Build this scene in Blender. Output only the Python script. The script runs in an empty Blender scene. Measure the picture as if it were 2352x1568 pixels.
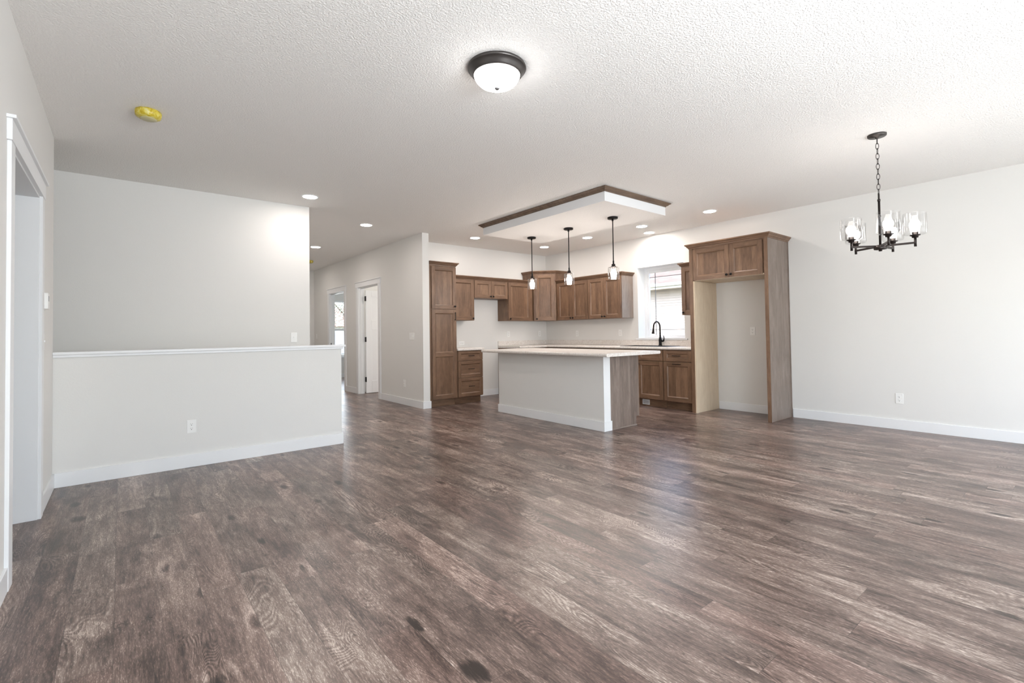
import bpy, bmesh, math, random
from mathutils import Vector, Matrix
random.seed(7)
SC = bpy.context.scene
COL = SC.collection
PI = math.pi
RM90 = -PI/2

# ------------------------------------------------------------------ camera
F_PX, CY = 1104.755, 740.749
cam_d = bpy.data.cameras.new('camera'); cam = bpy.data.objects.new('camera', cam_d); COL.objects.link(cam)
R_ = Vector((0.77643263, -0.63003126, -0.01459383)); U_ = Vector((-0.00223466, -0.02590976, 0.99966179)); F_ = Vector((0.6301963, 0.77613742, 0.02152508))
m = Matrix((( R_.x, U_.x, -F_.x), (R_.y, U_.y, -F_.y), (R_.z, U_.z, -F_.z))).to_4x4()
m.translation = Vector((0, 0, 1.155))
cam.matrix_world = m
cam_d.sensor_width = 36; cam_d.lens = F_PX/2352*36
cam_d.shift_y = (CY-784)/2352
cam_d.clip_start = 0.05; cam_d.clip_end = 200
SC.camera = cam

# ------------------------------------------------------------------ view, sky, sun, daylight
SC.view_settings.view_transform = 'Standard'; SC.view_settings.look = 'None'
SC.view_settings.gamma = 1; SC.view_settings.use_curve_mapping = False
SC.view_settings.exposure = 1.06
SC.cycles.max_bounces = 14; SC.cycles.diffuse_bounces = 8
w = bpy.data.worlds.new('sky'); SC.world = w; w.use_nodes = True
nt = w.node_tree; bg = nt.nodes['Background']
sky = nt.nodes.new('ShaderNodeTexSky'); sky.sky_type = 'NISHITA'; sky.sun_disc = False
sky.sun_elevation = math.radians(50); sky.sun_rotation = math.radians(-90); sky.air_density = 1.0; sky.dust_density = 3.0
nt.links.new(sky.outputs[0], bg.inputs[0]); bg.inputs[1].default_value = 0.42

def lamp(name, kind, loc, rot, energy, color=(1, 1, 1), **kw):
    d = bpy.data.lights.new(name, kind); d.energy = energy; d.color = color
    for k, v in kw.items(): setattr(d, k, v)
    o = bpy.data.objects.new(name, d); COL.objects.link(o); o.location = loc; o.rotation_euler = rot
    return o
s = lamp('sun', 'SUN', (-5, 0, 10), (0, 0, 0), 1.9, (1.0, 0.95, 0.88), angle=0.01)
s.rotation_euler = Vector((0.72, -0.06, -0.80)).to_track_quat('-Z', 'Y').to_euler()
DAY = (0.90, 0.95, 1.0)
# daylight standing in the windows behind the camera, one lamp per opening (room side is +Y)
lamp('daylight_front_window', 'AREA', (1.55, -1.72, 1.45), (math.radians(145), 0, 0), 122, DAY, shape='RECTANGLE', size=2.3, size_y=1.6)
lamp('daylight_patio_door', 'AREA', (5.1, -1.72, 1.10), (math.radians(76), 0, 0), 46, DAY, shape='RECTANGLE', size=2.2, size_y=2.0)
lamp('bath_fill_light', 'AREA', (7.1, 8.55, 1.5), (0, PI/2, 0), 34, (1, .97, .94), shape='RECTANGLE', size=1.0, size_y=1.0)  # fill lamp added to brighten the open bath door; its window is invented

lamp('daylight_bedroom_window', 'AREA', (4.85, 13.5, 1.35), (-PI/2, 0, 0), 26, DAY, shape='RECTANGLE', size=1.5, size_y=1.4)

Xr, Yk, Xl, Hc, Xh, Yc, Yw, Yb = 6.843, 7.296, -0.417, 2.74, 3.632, 6.666, 5.18, 6.144
YB = -1.5          # wall behind the camera
YE = 13.25         # far wall of the back bedroom

# ------------------------------------------------------------------ materials
def srgb(r, g, b):
    f = lambda c: (c/255/12.92) if c/255 <= .04045 else ((c/255+.055)/1.055)**2.4
    return (f(r), f(g), f(b), 1)

class NT:
    def __init__(s, name):
        s.m = bpy.data.materials.new(name); s.m.use_nodes = True; s.t = s.m.node_tree
        s.b = s.t.nodes['Principled BSDF']; s.out = s.t.nodes['Material Output']
    def n(s, typ, **kw):
        nd = s.t.nodes.new('ShaderNode'+typ)
        for k, v in kw.items(): setattr(nd, k, v)
        return nd
    def l(s, a, b): s.t.links.new(a, b)
    def math(s, op, a, b=None, c=None, clamp=False):
        nd = s.n('Math', operation=op); nd.use_clamp = clamp
        for i, x in enumerate((a, b, c)):
            if x is None: continue
            if hasattr(x, 'default_value') or hasattr(x, 'is_linked'): s.l(x, nd.inputs[i])
            else: nd.inputs[i].default_value = x
        return nd.outputs[0]
    def comb(s, x, y, z):
        nd = s.n('CombineXYZ')
        for i, v in enumerate((x, y, z)):
            if hasattr(v, 'is_linked'): s.l(v, nd.inputs[i])
            else: nd.inputs[i].default_value = v
        return nd.outputs[0]
    def noise(s, vec, scale, detail=3, rough=.5, dist=0):
        nd = s.n('TexNoise'); nd.inputs['Scale'].default_value = scale; nd.inputs['Detail'].default_value = detail
        nd.inputs['Roughness'].default_value = rough; nd.inputs['Distortion'].default_value = dist
        if vec is not None: s.l(vec, nd.inputs['Vector'])
        return nd.outputs['Fac']
    def ramp(s, fac, stops):
        nd = s.n('ValToRGB'); e = nd.color_ramp.elements
        while len(e) < len(stops): e.new(.5)
        for i, (p, c) in enumerate(stops):
            e[i].position = p; e[i].color = c if len(c) == 4 else (*c, 1)
        s.l(fac, nd.inputs[0]); return nd.outputs[0]
    def mix(s, fac, a, b, mode='MIX'):
        nd = s.n('Mix', data_type='RGBA', blend_type=mode)
        for i, x in ((0, fac), (6, a), (7, b)):
            if hasattr(x, 'is_linked'): s.l(x, nd.inputs[i])
            else: nd.inputs[i].default_value = x
        return nd.outputs[2]
    def bump(s, h, strength, dist):
        nd = s.n('Bump'); nd.inputs['Strength'].default_value = strength; nd.inputs['Distance'].default_value = dist
        s.l(h, nd.inputs['Height']); s.l(nd.outputs[0], s.b.inputs['Normal'])
    def set(s, **kw):
        for k, v in kw.items(): s.b.inputs[k.replace('_', ' ')].default_value = v
        return s

def plain(name, col, rough=.5, metal=0, bumps=None, spec=None):
    t = NT(name); t.set(Base_Color=col, Roughness=rough, Metallic=metal)
    if spec is not None: t.b.inputs['Specular IOR Level'].default_value = spec
    if bumps:
        tc = t.n('TexCoord'); h = t.noise(tc.outputs['Object'], bumps[0], 3, .6)
        t.bump(h, bumps[1], bumps[2])
    return t.m

M = {}
M['wall'] = plain('wall_paint', srgb(225, 224, 221), .75, 0, (95, .12, .004), .3)
M['ceiling'] = None
t = NT('ceiling_texture'); t.set(Base_Color=srgb(243, 241, 238), Roughness=.9); t.b.inputs['Specular IOR Level'].default_value = .1
tc = t.n('TexCoord'); h1 = t.noise(tc.outputs['Object'], 88, 3, .55, .4)
h2 = t.ramp(h1, [(.42, (0, 0, 0)), (.60, (1, 1, 1))])
t.bump(h2, .55, .0045); M['ceiling'] = t.m
M['trim'] = plain('white_trim_paint', srgb(233, 234, 235), .4)
M['vinyl'] = plain('white_vinyl', srgb(240, 242, 243), .35)
M['plate'] = plain('white_plastic', srgb(238, 238, 236), .35)
M['slot'] = plain('dark_slot', srgb(60, 58, 58), .6)
M['black'] = plain('black_metal', srgb(26, 24, 24), .35, .6)
M['bronze'] = plain('dark_bronze', srgb(52, 46, 44), .38, .7)
M['grille'] = plain('grey_grille', srgb(128, 132, 136), .5)
M['bronze2'] = plain('brushed_bronze', srgb(84, 80, 78), .34, .8)
M['nickel'] = plain('satin_nickel', srgb(150, 150, 152), .35, .9)
M['sink'] = plain('grey_composite', srgb(72, 70, 70), .35)
M['dark'] = plain('dark_gap', srgb(38, 28, 24), .8)

# --- floor planks
t = NT('vinyl_plank_floor')
tc = t.n('TexCoord'); sp = t.n('SeparateXYZ'); t.l(tc.outputs['Object'], sp.inputs[0])
x, y = sp.outputs[0], sp.outputs[1]
PW, PL = .153, 1.22
xr = t.math('DIVIDE', t.math('ADD', x, .022), PW); row = t.math('FLOOR', xr); xf = t.math('FRACT', xr)
wn = t.n('TexWhiteNoise', noise_dimensions='1D'); t.l(row, wn.inputs['W'])
yr = t.math('ADD', t.math('DIVIDE', y, PL), wn.outputs['Value']); colm = t.math('FLOOR', yr); yf = t.math('FRACT', yr)
wn2 = t.n('TexWhiteNoise', noise_dimensions='2D'); t.l(t.comb(row, colm, 0), wn2.inputs['Vector'])
sc = t.n('SeparateColor'); t.l(wn2.outputs['Color'], sc.inputs[0])
rid, rid2, rid3 = sc.outputs[0], sc.outputs[1], sc.outputs[2]
ox = t.math('MULTIPLY', rid, 37.0); oy = t.math('MULTIPLY', rid2, 53.0)
def fvec(sx, sy, k=1.0):
    return t.comb(t.math('ADD', t.math('MULTIPLY', x, sx), t.math('MULTIPLY', ox, k)), t.math('ADD', t.math('MULTIPLY', y, sy), t.math('MULTIPLY', oy, k)), t.math('MULTIPLY', rid3, 9.0))
big = t.noise(fvec(1.0, .26), 6.5, 4, .62, 1.0)           # soft mottling along the board
mid = t.noise(fvec(1.0, .13), 26, 6, .66, .8)             # streaks
fine = t.noise(fvec(1.0, .10), 150, 3, .6, .2)            # pores
figv = t.noise(fvec(1.0, .22), 4.2, 1.5, .45, 1.1)        # cathedral figure = contour lines of a soft field
lines = t.math('MULTIPLY_ADD', t.math('SINE', t.math('MULTIPLY_ADD', figv, 290.0, t.math('MULTIPLY', mid, 3.0))), .5, .5)
figm = t.ramp(t.noise(fvec(1.0, .35, .7), 3.1, 2, .5, .4), [(.50, (0, 0, 0)), (.62, (1, 1, 1))])
vor = t.n('TexVoronoi', feature='F1'); vor.inputs['Scale'].default_value = 1.0
t.l(t.comb(t.math('ADD', t.math('MULTIPLY', x, 5.0), ox), t.math('ADD', t.math('MULTIPLY', y, 1.9), oy), t.math('MULTIPLY', mid, .45)), vor.inputs['Vector'])
knot = t.ramp(vor.outputs['Distance'], [(.04, (1, 1, 1)), (.15, (0, 0, 0))])
halo = t.ramp(vor.outputs['Distance'], [(.10, (0, 0, 0)), (.17, (1, 1, 1)), (.36, (0, 0, 0))])
val = t.math('ADD', t.math('MULTIPLY', big, .60), t.math('MULTIPLY', mid, .50))
val = t.math('ADD', val, t.math('MULTIPLY', t.math('SUBTRACT', fine, .5), .42))
val = t.math('ADD', val, t.math('MULTIPLY', t.math('SUBTRACT', rid, .5), .13))
val = t.math('ADD', val, t.math('MULTIPLY', t.math('MULTIPLY', t.math('SUBTRACT', lines, .42), figm), .17))
fleck = t.ramp(t.noise(fvec(1.0, .16), 330, 2, .6, .3), [(.52, (0, 0, 0)), (.66, (1, 1, 1))])
val = t.math('ADD', val, t.math('MULTIPLY', t.math('MULTIPLY', fleck, big), .34))
val = t.math('SUBTRACT', val, t.math('MULTIPLY', knot, .32))
val = t.math('ADD', val, t.math('MULTIPLY', t.math('MULTIPLY', halo, mid), .16))
stk = t.noise(fvec(1.0, .035), 34, 3, .55, .3)
val = t.math('ADD', val, t.math('MULTIPLY', t.math('SUBTRACT', stk, .5), .22))
crk = t.math('ABSOLUTE', t.math('SUBTRACT', t.noise(fvec(1.0, .20, .5), 7.5, 5, .62, 1.6), .5))
crm = t.math('MULTIPLY', t.ramp(crk, [(.0, (1, 1, 1)), (.018, (0, 0, 0))]), t.ramp(t.noise(fvec(1.0, .5, .3), 4.0, 2, .5, .5), [(.54, (0, 0, 0)), (.64, (1, 1, 1))]))
val = t.math('SUBTRACT', val, t.math('MULTIPLY', crm, .17))
cloud = t.noise(t.comb(x, t.math('MULTIPLY', y, .55), 3.3), 2.2, 4, .6, .8)
val = t.math('ADD', val, t.math('MULTIPLY', t.math('SUBTRACT', cloud, .5), .30))
c = t.ramp(val, [(.27, srgb(42, 34, 31)), (.44, srgb(78, 65, 60)), (.58, srgb(111, 95, 88)), (.71, srgb(141, 125, 116)), (.91, srgb(198, 186, 177))])
tint = t.mix(t.ramp(rid3, [(0, (0, 0, 0)), (1, (1, 1, 1))]), (1.0, .985, .965, 1), (1.06, .955, .93, 1))
c = t.mix(1.0, c, tint, 'MULTIPLY')
e1 = t.math('LESS_THAN', xf, .010); e2 = t.math('LESS_THAN', yf, .0016)
seam = t.math('MAXIMUM', e1, e2)
c = t.mix(t.math('MULTIPLY', seam, .55), c, srgb(48, 40, 37))
t.l(c, t.b.inputs['Base Color'])
rg = t.math('MULTIPLY_ADD', mid, .18, .225); t.l(rg, t.b.inputs['Roughness'])
t.b.inputs['Specular IOR Level'].default_value = .6
hb = t.math('SUBTRACT', t.math('ADD', t.math('MULTIPLY', fine, .6), t.math('MULTIPLY', mid, .5)), t.math('MULTIPLY', seam, 1.2))
t.bump(hb, .22, .0016)
M['floor'] = t.m

# --- cabinet wood: grain along one local axis
def wood(name, axis, cols, strips=False, rough=.42, sc_=1.0):
    t = NT(name); tc = t.n('TexCoord'); oi = t.n('ObjectInfo')
    sp = t.n('SeparateXYZ'); t.l(tc.outputs['Object'], sp.inputs[0])
    X, Y, Z = sp.outputs
    off = t.math('MULTIPLY', oi.outputs['Random'], 31.0)
    g, a = (Z, X) if axis == 'z' else ((X, Z) if axis == 'x' else (Y, Z))
    b = Y if axis != 'y' else X
    if strips:
        st = t.math('FLOOR', t.math('MULTIPLY', t.math('ADD', a, off), 15.0))
        wn = t.n('TexWhiteNoise', noise_dimensions='1D'); t.l(st, wn.inputs['W']); sv = wn.outputs['Value']
    else:
        sv = oi.outputs['Random']
    o2 = t.math('MULTIPLY_ADD', sv, 7.0, off)
    v1 = t.comb(t.math('ADD', a, o2), t.math('ADD', t.math('MULTIPLY', b, 1.0), off), t.math('MULTIPLY', g, .12))
    v2 = t.comb(t.math('ADD', a, o2), b, t.math('MULTIPLY', g, .35))
    n1 = t.noise(v1, 34*sc_, 5, .6, .8); n2 = t.noise(v2, 6*sc_, 3, .55, 1.2); n3 = t.noise(v1, 190, 2, .5)
    v = t.math('ADD', t.math('MULTIPLY', n1, .36), t.math('MULTIPLY', n2, .28))
    v = t.math('ADD', v, t.math('MULTIPLY', t.math('SUBTRACT', n3, .5), .14))
    v = t.math('ADD', v, t.math('MULTIPLY', t.math('SUBTRACT', sv, .5), .13 if strips else .05))
    c = t.ramp(v, [(.14, cols[0]), (.32, cols[1]), (.47, cols[2])])
    t.l(c, t.b.inputs['Base Color']); t.set(Roughness=rough)
    t.bump(n1, .10, .001)
    return t.m
WC = (srgb(80, 61, 47), srgb(118, 91, 71), srgb(141, 112, 89))
M['wood_v'] = wood('maple_stain_vertical', 'z', WC)
M['wood_h'] = wood('maple_stain_horizontal', 'x', WC)
M['wood_y'] = wood('maple_stain_depth', 'y', WC)
M['wood_p'] = wood('maple_stain_panel', 'z', WC, True)
M['wood_ph'] = wood('maple_stain_drawer_panel', 'x', WC)
VC = (srgb(92, 80, 73), srgb(126, 112, 103), srgb(150, 136, 127))
M['veneer'] = wood('maple_veneer', 'z', VC, True, .36, .8)
M['shoe'] = wood('grey_brown_shoe', 'x', (srgb(120, 106, 98), srgb(140, 126, 117), srgb(156, 142, 134)))
NC = (srgb(202, 183, 157), srgb(215, 198, 173), srgb(225, 210, 187))
M['maple'] = wood('natural_maple', 'z', NC, True, .5)
CCR = (srgb(78, 62, 50), srgb(112, 92, 76), srgb(136, 116, 98))
M['crown_dark'] = wood('weathered_crown', 'x', CCR)

# --- laminate counter
t = NT('speckled_laminate'); tc = t.n('TexCoord')
n1 = t.noise(tc.outputs['Object'], 38, 6, .7, 1.4); n2 = t.noise(tc.outputs['Object'], 9, 4, .6, 2.0)
c1 = t.ramp(n1, [(.30, srgb(196, 186, 177)), (.44, srgb(220, 213, 206)), (.6, srgb(233, 229, 225))])
ve = t.math('ABSOLUTE', t.math('SUBTRACT', n2, .5)); vm = t.ramp(ve, [(.0, (1, 1, 1)), (.02, (0, 0, 0))])
c1 = t.mix(t.math('MULTIPLY', vm, .2), c1, srgb(158, 140, 124)); t.l(c1, t.b.inputs['Base Color']); t.set(Roughness=.3)
M['counter'] = t.m

# --- glass (thin) and emitters
def thin_glass(name, tint=(1, 1, 1, 1), base=.05, edge=.55):
    t = NT(name); t.t.nodes.remove(t.b)
    tr = t.n('BsdfTransparent'); tr.inputs[0].default_value = tint
    gl = t.n('BsdfGlossy'); gl.inputs['Roughness'].default_value = .03
    lw = t.n('LayerWeight'); lw.inputs[0].default_value = .35
    f = t.math('MULTIPLY_ADD', t.math('POWER', lw.outputs['Facing'], 3.0), edge, base, True)
    mx = t.n('MixShader'); t.l(f, mx.inputs[0]); t.l(tr.outputs[0], mx.inputs[1]); t.l(gl.outputs[0], mx.inputs[2])
    t.l(mx.outputs[0], t.out.inputs[0]); return t.m
M['shade2'] = thin_glass('clear_pendant_glass', (.98, .98, .98, 1), .09, .8)
M['pane'] = thin_glass('window_pane', (.97, .98, .98, 1), .03, .3)
M['shade'] = thin_glass('clear_glass_shade', (.98, .98, .98, 1), .02, .6)
def emit(name, col, strength):
    t = NT(name); t.set(Base_Color=(.9, .9, .9, 1)); t.b.inputs['Emission Color'].default_value = col
    t.b.inputs['Emission Strength'].default_value = strength; return t.m
M['lens'] = emit('lit_downlight_lens', (1.0, .91, .85, 1), 66)
M['bulb'] = emit('lit_pendant_bulb', (1.0, .91, .84, 1), 90)
M['bulb2'] = emit('lit_chandelier_bulb', (1.0, .93, .87, 1), 15)
M['dome'] = emit('lit_opal_glass', (1.0, .985, .97, 1), 11)

# --- outside
t = NT('cream_lap_siding'); tc = t.n('TexCoord'); n1 = t.noise(tc.outputs['Object'], 3, 3)
t.l(t.mix(n1, srgb(190, 180, 174), srgb(200, 191, 184)), t.b.inputs['Base Color']); t.set(Roughness=.6); M['siding'] = t.m
t = NT('asphalt_shingles'); tc = t.n('TexCoord')
br = t.n('TexBrick'); br.inputs['Scale'].default_value = 1.0; br.inputs['Brick Width'].default_value = .33; br.inputs['Row Height'].default_value = .13
br.inputs['Mortar Size'].default_value = .008; br.inputs['Color1'].default_value = srgb(140, 124, 116); br.inputs['Color2'].default_value = srgb(108, 92, 86); br.inputs['Mortar'].default_value = srgb(120, 106, 98)
mp = t.n('Mapping'); mp.inputs['Rotation'].default_value = (0, 0, PI/2); t.l(tc.outputs['Object'], mp.inputs[0]); t.l(mp.outputs[0], br.inputs[0])
n1 = t.noise(tc.outputs['Object'], 60, 3, .7); t.l(t.mix(.35, br.outputs[0], t.ramp(n1, [(.35, srgb(84, 72, 66)), (.65, srgb(168, 154, 146))])), t.b.inputs['Base Color']); t.set(Roughness=.9)
M['shingle'] = t.m
t = NT('lawn_grass'); tc = t.n('TexCoord'); n1 = t.noise(tc.outputs['Object'], 9, 6, .7)
t.l(t.ramp(n1, [(.3, srgb(96, 100, 84)), (.7, srgb(150, 152, 132))]), t.b.inputs['Base Color']); t.set(Roughness=.9); M['grass'] = t.m
t = NT('leaf_green'); oi = t.n('TexCoord'); n1 = t.noise(oi.outputs['Object'], 4, 3, .6)
t.l(t.ramp(n1, [(.3, srgb(120, 134, 116)), (.7, srgb(190, 198, 184))]), t.b.inputs['Base Color']); t.set(Roughness=.7); M['leaf'] = t.m
M['bark'] = plain('bark', srgb(98, 82, 70), .9, 0, (20, .6, .02))
M['brick'] = plain('pale_red_roof', srgb(206, 150, 138), .85, 0, (12, .3, .02))
M['white_out'] = plain('white_garage_paint', srgb(214, 212, 206), .6)
t = NT('yellow_film'); tc = t.n('TexCoord'); n1 = t.noise(tc.outputs['Object'], 30, 3, .6, 1)
t.l(t.ramp(n1, [(.3, srgb(190, 160, 20)), (.5, srgb(222, 204, 84)), (.68, srgb(228, 222, 160))]), t.b.inputs['Base Color']); t.set(Roughness=.25); t.bump(n1, .8, .01)
M['yellow'] = t.m
M['cover_window'] = plain('cloudy_cover_film', srgb(196, 188, 140), .3, 0, (40, .5, .005))

# ------------------------------------------------------------------ mesh helpers
class MB:
    def __init__(s): s.v, s.f, s.mi, s.sm = [], [], [], []
    def face(s, idx, mi=0, sm=False): s.f.append(tuple(idx)); s.mi.append(mi); s.sm.append(sm)
    def box(s, x0, x1, y0, y1, z0, z1, mi=0):
        if x0 > x1: x0, x1 = x1, x0
        if y0 > y1: y0, y1 = y1, y0
        if z0 > z1: z0, z1 = z1, z0
        b = len(s.v)
        s.v += [(x0, y0, z0), (x1, y0, z0), (x1, y1, z0), (x0, y1, z0), (x0, y0, z1), (x1, y0, z1), (x1, y1, z1), (x0, y1, z1)]
        for q in ((0, 3, 2, 1), (4, 5, 6, 7), (0, 1, 5, 4), (1, 2, 6, 5), (2, 3, 7, 6), (3, 0, 4, 7)): s.face([b+i for i in q], mi)
        return s
    def prism(s, pts, z0, z1, mi=0):          # pts counter-clockwise in xy
        b = len(s.v); n = len(pts)
        s.v += [(p[0], p[1], z0) for p in pts]+[(p[0], p[1], z1) for p in pts]
        s.face([b+i for i in reversed(range(n))], mi); s.face([b+n+i for i in range(n)], mi)
        for i in range(n): s.face([b+i, b+(i+1) % n, b+n+(i+1) % n, b+n+i], mi)
        return s
    def lathe(s, prof, n=32, c=(0, 0, 0), mi=0, axis='z', caps=True, sm=True):
        b = len(s.v)
        for r, h in prof:
            for k in range(n):
                a = 2*PI*k/n; u, w_ = r*math.cos(a), r*math.sin(a)
                p = (u, w_, h) if axis == 'z' else ((u, h, -w_) if axis == 'y' else (h, u, w_))
                s.v.append((c[0]+p[0], c[1]+p[1], c[2]+p[2]))
        for i in range(len(prof)-1):
            for k in range(n):
                s.face([b+i*n+k, b+i*n+(k+1) % n, b+(i+1)*n+(k+1) % n, b+(i+1)*n+k], mi, sm)
        if caps:
            if prof[0][0] > 1e-6: s.face([b+k for k in reversed(range(n))], mi)
            if prof[-1][0] > 1e-6: s.face([b+(len(prof)-1)*n+k for k in range(n)], mi)
        return s
    def tube(s, pts, r, n=12, mi=0, caps=True, sm=True):
        P = [Vector(p) for p in pts]; R = r if isinstance(r, (list, tuple)) else [r]*len(P)
        b = len(s.v); prev = None
        for i, p in enumerate(P):
            d = (P[min(i+1, len(P)-1)]-P[max(i-1, 0)]).normalized()
            if prev is None:
                a = Vector((0, 0, 1)) if abs(d.z) < .9 else Vector((1, 0, 0)); u = d.cross(a).normalized()
            else: u = (prev-d*prev.dot(d)).normalized()
            prev = u; w_ = d.cross(u)
            for k in range(n):
                a = 2*PI*k/n; q = p+(u*math.cos(a)+w_*math.sin(a))*R[i]; s.v.append(tuple(q))
        for i in range(len(P)-1):
            for k in range(n): s.face([b+i*n+k, b+i*n+(k+1) % n, b+(i+1)*n+(k+1) % n, b+(i+1)*n+k], mi, sm)
        if caps:
            s.face([b+k for k in reversed(range(n))], mi); s.face([b+(len(P)-1)*n+k for k in range(n)], mi)
        return s
    def sweep(s, path, prof, mi=0, closed=False):
        """profile (out, up) carried along an xy path, outward = right of travel, mitred corners"""
        n = len(path); b = len(s.v); m_ = len(prof)
        for i in range(n):
            p = Vector(path[i]).to_2d() if len(path[i]) == 3 else Vector(path[i])
            dirs = []
            if i > 0 or closed: dirs.append((p-Vector(path[i-1])).normalized())
            if i < n-1 or closed: dirs.append((Vector(path[(i+1) % n])-p).normalized())
            ns = [Vector((d.y, -d.x)) for d in dirs]
            if len(ns) == 2:
                a = (ns[0]+ns[1]).normalized(); a = a/max(.2, a.dot(ns[0]))
            else: a = ns[0]
            for o, u in prof: s.v.append((p.x+a.x*o, p.y+a.y*o, u))
        for i in range(n if closed else n-1):
            j = (i+1) % n
            for k in range(m_):
                k2 = (k+1) % m_; s.face([b+i*m_+k, b+j*m_+k, b+j*m_+k2, b+i*m_+k2], mi)
        if not closed:
            s.face([b+k for k in reversed(range(m_))], mi); s.face([b+(n-1)*m_+k for k in range(m_)], mi)
        return s
    def build(s, name, mats, parent=None, loc=(0, 0, 0), rot=0, bevel=0):
        me = bpy.data.meshes.new(name); me.from_pydata(s.v, [], s.f)
        if not isinstance(mats, (list, tuple)): mats = [mats]
        for k in mats: me.materials.append(M[k])
        me.polygons.foreach_set('material_index', s.mi); me.polygons.foreach_set('use_smooth', s.sm); me.update()
        bm = bmesh.new(); bm.from_mesh(me); bmesh.ops.recalc_face_normals(bm, faces=bm.faces); bm.to_mesh(me); bm.free()
        o = bpy.data.objects.new(name, me); COL.objects.link(o); o.location = loc
        o.rotation_euler = (0, 0, rot)
        if parent: o.parent = parent
        if bevel:
            md = o.modifiers.new('edge', 'BEVEL'); md.width = bevel; md.segments = 2; md.limit_method = 'ANGLE'; md.angle_limit = math.radians(40)
            md.harden_normals = False
        return o

def tag(o, label, cat, group=None, kind=None):
    o['label'] = label; o['category'] = cat
    if group: o['group'] = group
    if kind: o['kind'] = kind
    return o
def thing(name, label, cat, loc=(0, 0, 0), rot=0, group=None, kind=None):
    o = bpy.data.objects.new(name, None); COL.objects.link(o); o.location = loc; o.rotation_euler = (0, 0, rot)
    o.empty_display_size = .1
    return tag(o, label, cat, group, kind)
def struct(o, label, cat):
    return tag(o, label, cat, None, 'structure')
def dup(root, loc, rot=None, label=None):
    r = root.copy(); COL.objects.link(r); r.location = loc
    if rot is not None: r.rotation_euler = (0, 0, rot)
    if label: r['label'] = label
    for ch in list(root.children):
        c = ch.copy(); COL.objects.link(c); c.parent = r
        for g in list(ch.children):
            d = g.copy(); COL.objects.link(d); d.parent = c
    return r

# ------------------------------------------------------------------ room shell
b = MB()
b.box(Xl-.6, Xr+.25, YB-.2, Yw+.12, -.12, 0)                       # living / dining
b.box(1.793, Xr+.25, Yw+.12, YE+.15, -.12, 0)                      # hall, kitchen, back rooms
struct(b.build('floor', 'floor'), 'grey brown rustic wood look vinyl plank floor through the whole room', 'floor')
b = MB().box(-2.0, Xr+.25, YB-.2, YE+.15, Hc, Hc+.12)
struct(b.build('ceiling', 'ceiling'), 'white ceiling with orange peel texture over the whole room', 'ceiling')

# left wall with a cased opening
D0, D1, DH = 3.29, 4.369, 2.10
b = MB().box(Xl-.16, Xl, YB-.2, D0, 0, Hc).box(Xl-.16, Xl, D1, Yw, 0, Hc).box(Xl-.16, Xl, D0, D1, DH, Hc)
struct(b.build('wall_left', 'wall'), 'light greige wall at the far left with a white cased doorway', 'wall')
b = MB().box(-2.0, Xl-.16, D1+.35, D1+.5, 0, Hc).box(-2.0, -1.86, D0-1.2, D1+.5, 0, Hc).box(-2.0, Xl-.16, D0-1.3, D0-1.2, 0, Hc).box(-2.0, Xl-.5, D0-1.3, D1+.5, -.12, 0)
struct(b.build('wall_side_room', 'wall'), 'walls of the small space through the left doorway', 'wall')
# jamb liner + stops + casing
b = MB()
b.box(Xl-.16, Xl, D1-.019, D1, 0, DH-.019).box(Xl-.16, Xl, D0, D0+.019, 0, DH-.019).box(Xl-.16, Xl, D0, D1, DH-.019, DH)
b.box(Xl, Xl+.016, D0-.085, D0+.012, 0, DH-.008).box(Xl, Xl+.016, D1-.012, D1+.085, 0, DH-.008)
b.box(Xl, Xl+.02, D0-.10, D1+.10, DH-.008, DH+.092).box(Xl, Xl+.034, D0-.112, D1+.112, DH+.092, DH+.108)
struct(b.build('trim_1', 'trim', bevel=.0015), 'white craftsman casing around the doorway in the left wall', 'door casing')

# stairwell and half wall
b = MB().box(-2.0, 1.793, Yb, Yb+.12, -2.6, Hc)
struct(b.build('wall_stair', 'wall'), 'tall greige wall behind the half wall, on the far side of the stairwell', 'wall')
b = MB().box(-2.0, -1.88, Yw, Yb, -2.6, Hc).box(-2.0, Xl-.16, Yw-.12, Yw, -2.6, Hc).box(Xl-.16, 1.793, Yw+.12, Yw+.121, -2.6, -.12).box(-2, 1.9, Yw, Yb+.12, -2.7, -2.6).box(1.70, 1.793, Yw+.12, Yb, -2.6, -.12)
struct(b.build('wall_stairwell', 'wall'), 'inner walls of the open stairwell behind the half wall', 'wall')
b = MB().box(Xl, 1.837, Yw+.004, Yw+.116, 0, 1.026)
struct(b.build('wall_half', 'wall'), 'low half wall with white cap guarding the stairwell at left', 'half wall')
b = MB().box(Xl, 1.874, Yw-.028, Yw+.148, 1.034, 1.056).box(Xl, 1.852, Yw-.012, Yw+.132, 1.012, 1.034)
struct(b.build('trim_2', 'trim', bevel=.003), 'white wooden cap along the top of the half wall', 'wall cap')
BBH, BBT = .112, .013
def baseboard(name, label, boxes):
    b = MB()
    for bx in boxes: b.box(*bx, 0, BBH)
    struct(b.build(name, 'trim', bevel=.002), label, 'baseboard')
baseboard('baseboard_half', 'white baseboard along the foot of the half wall', [(Xl+BBT, 1.850, Yw-BBT+.004, Yw+.004), (1.837, 1.850, Yw+.004, Yw+.116)])
baseboard('baseboard_left', 'white baseboard on the left wall beside the doorway', [(Xl, Xl+BBT, D1+.085, Yw), (Xl, Xl+BBT, YB, D0-.085)])

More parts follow.
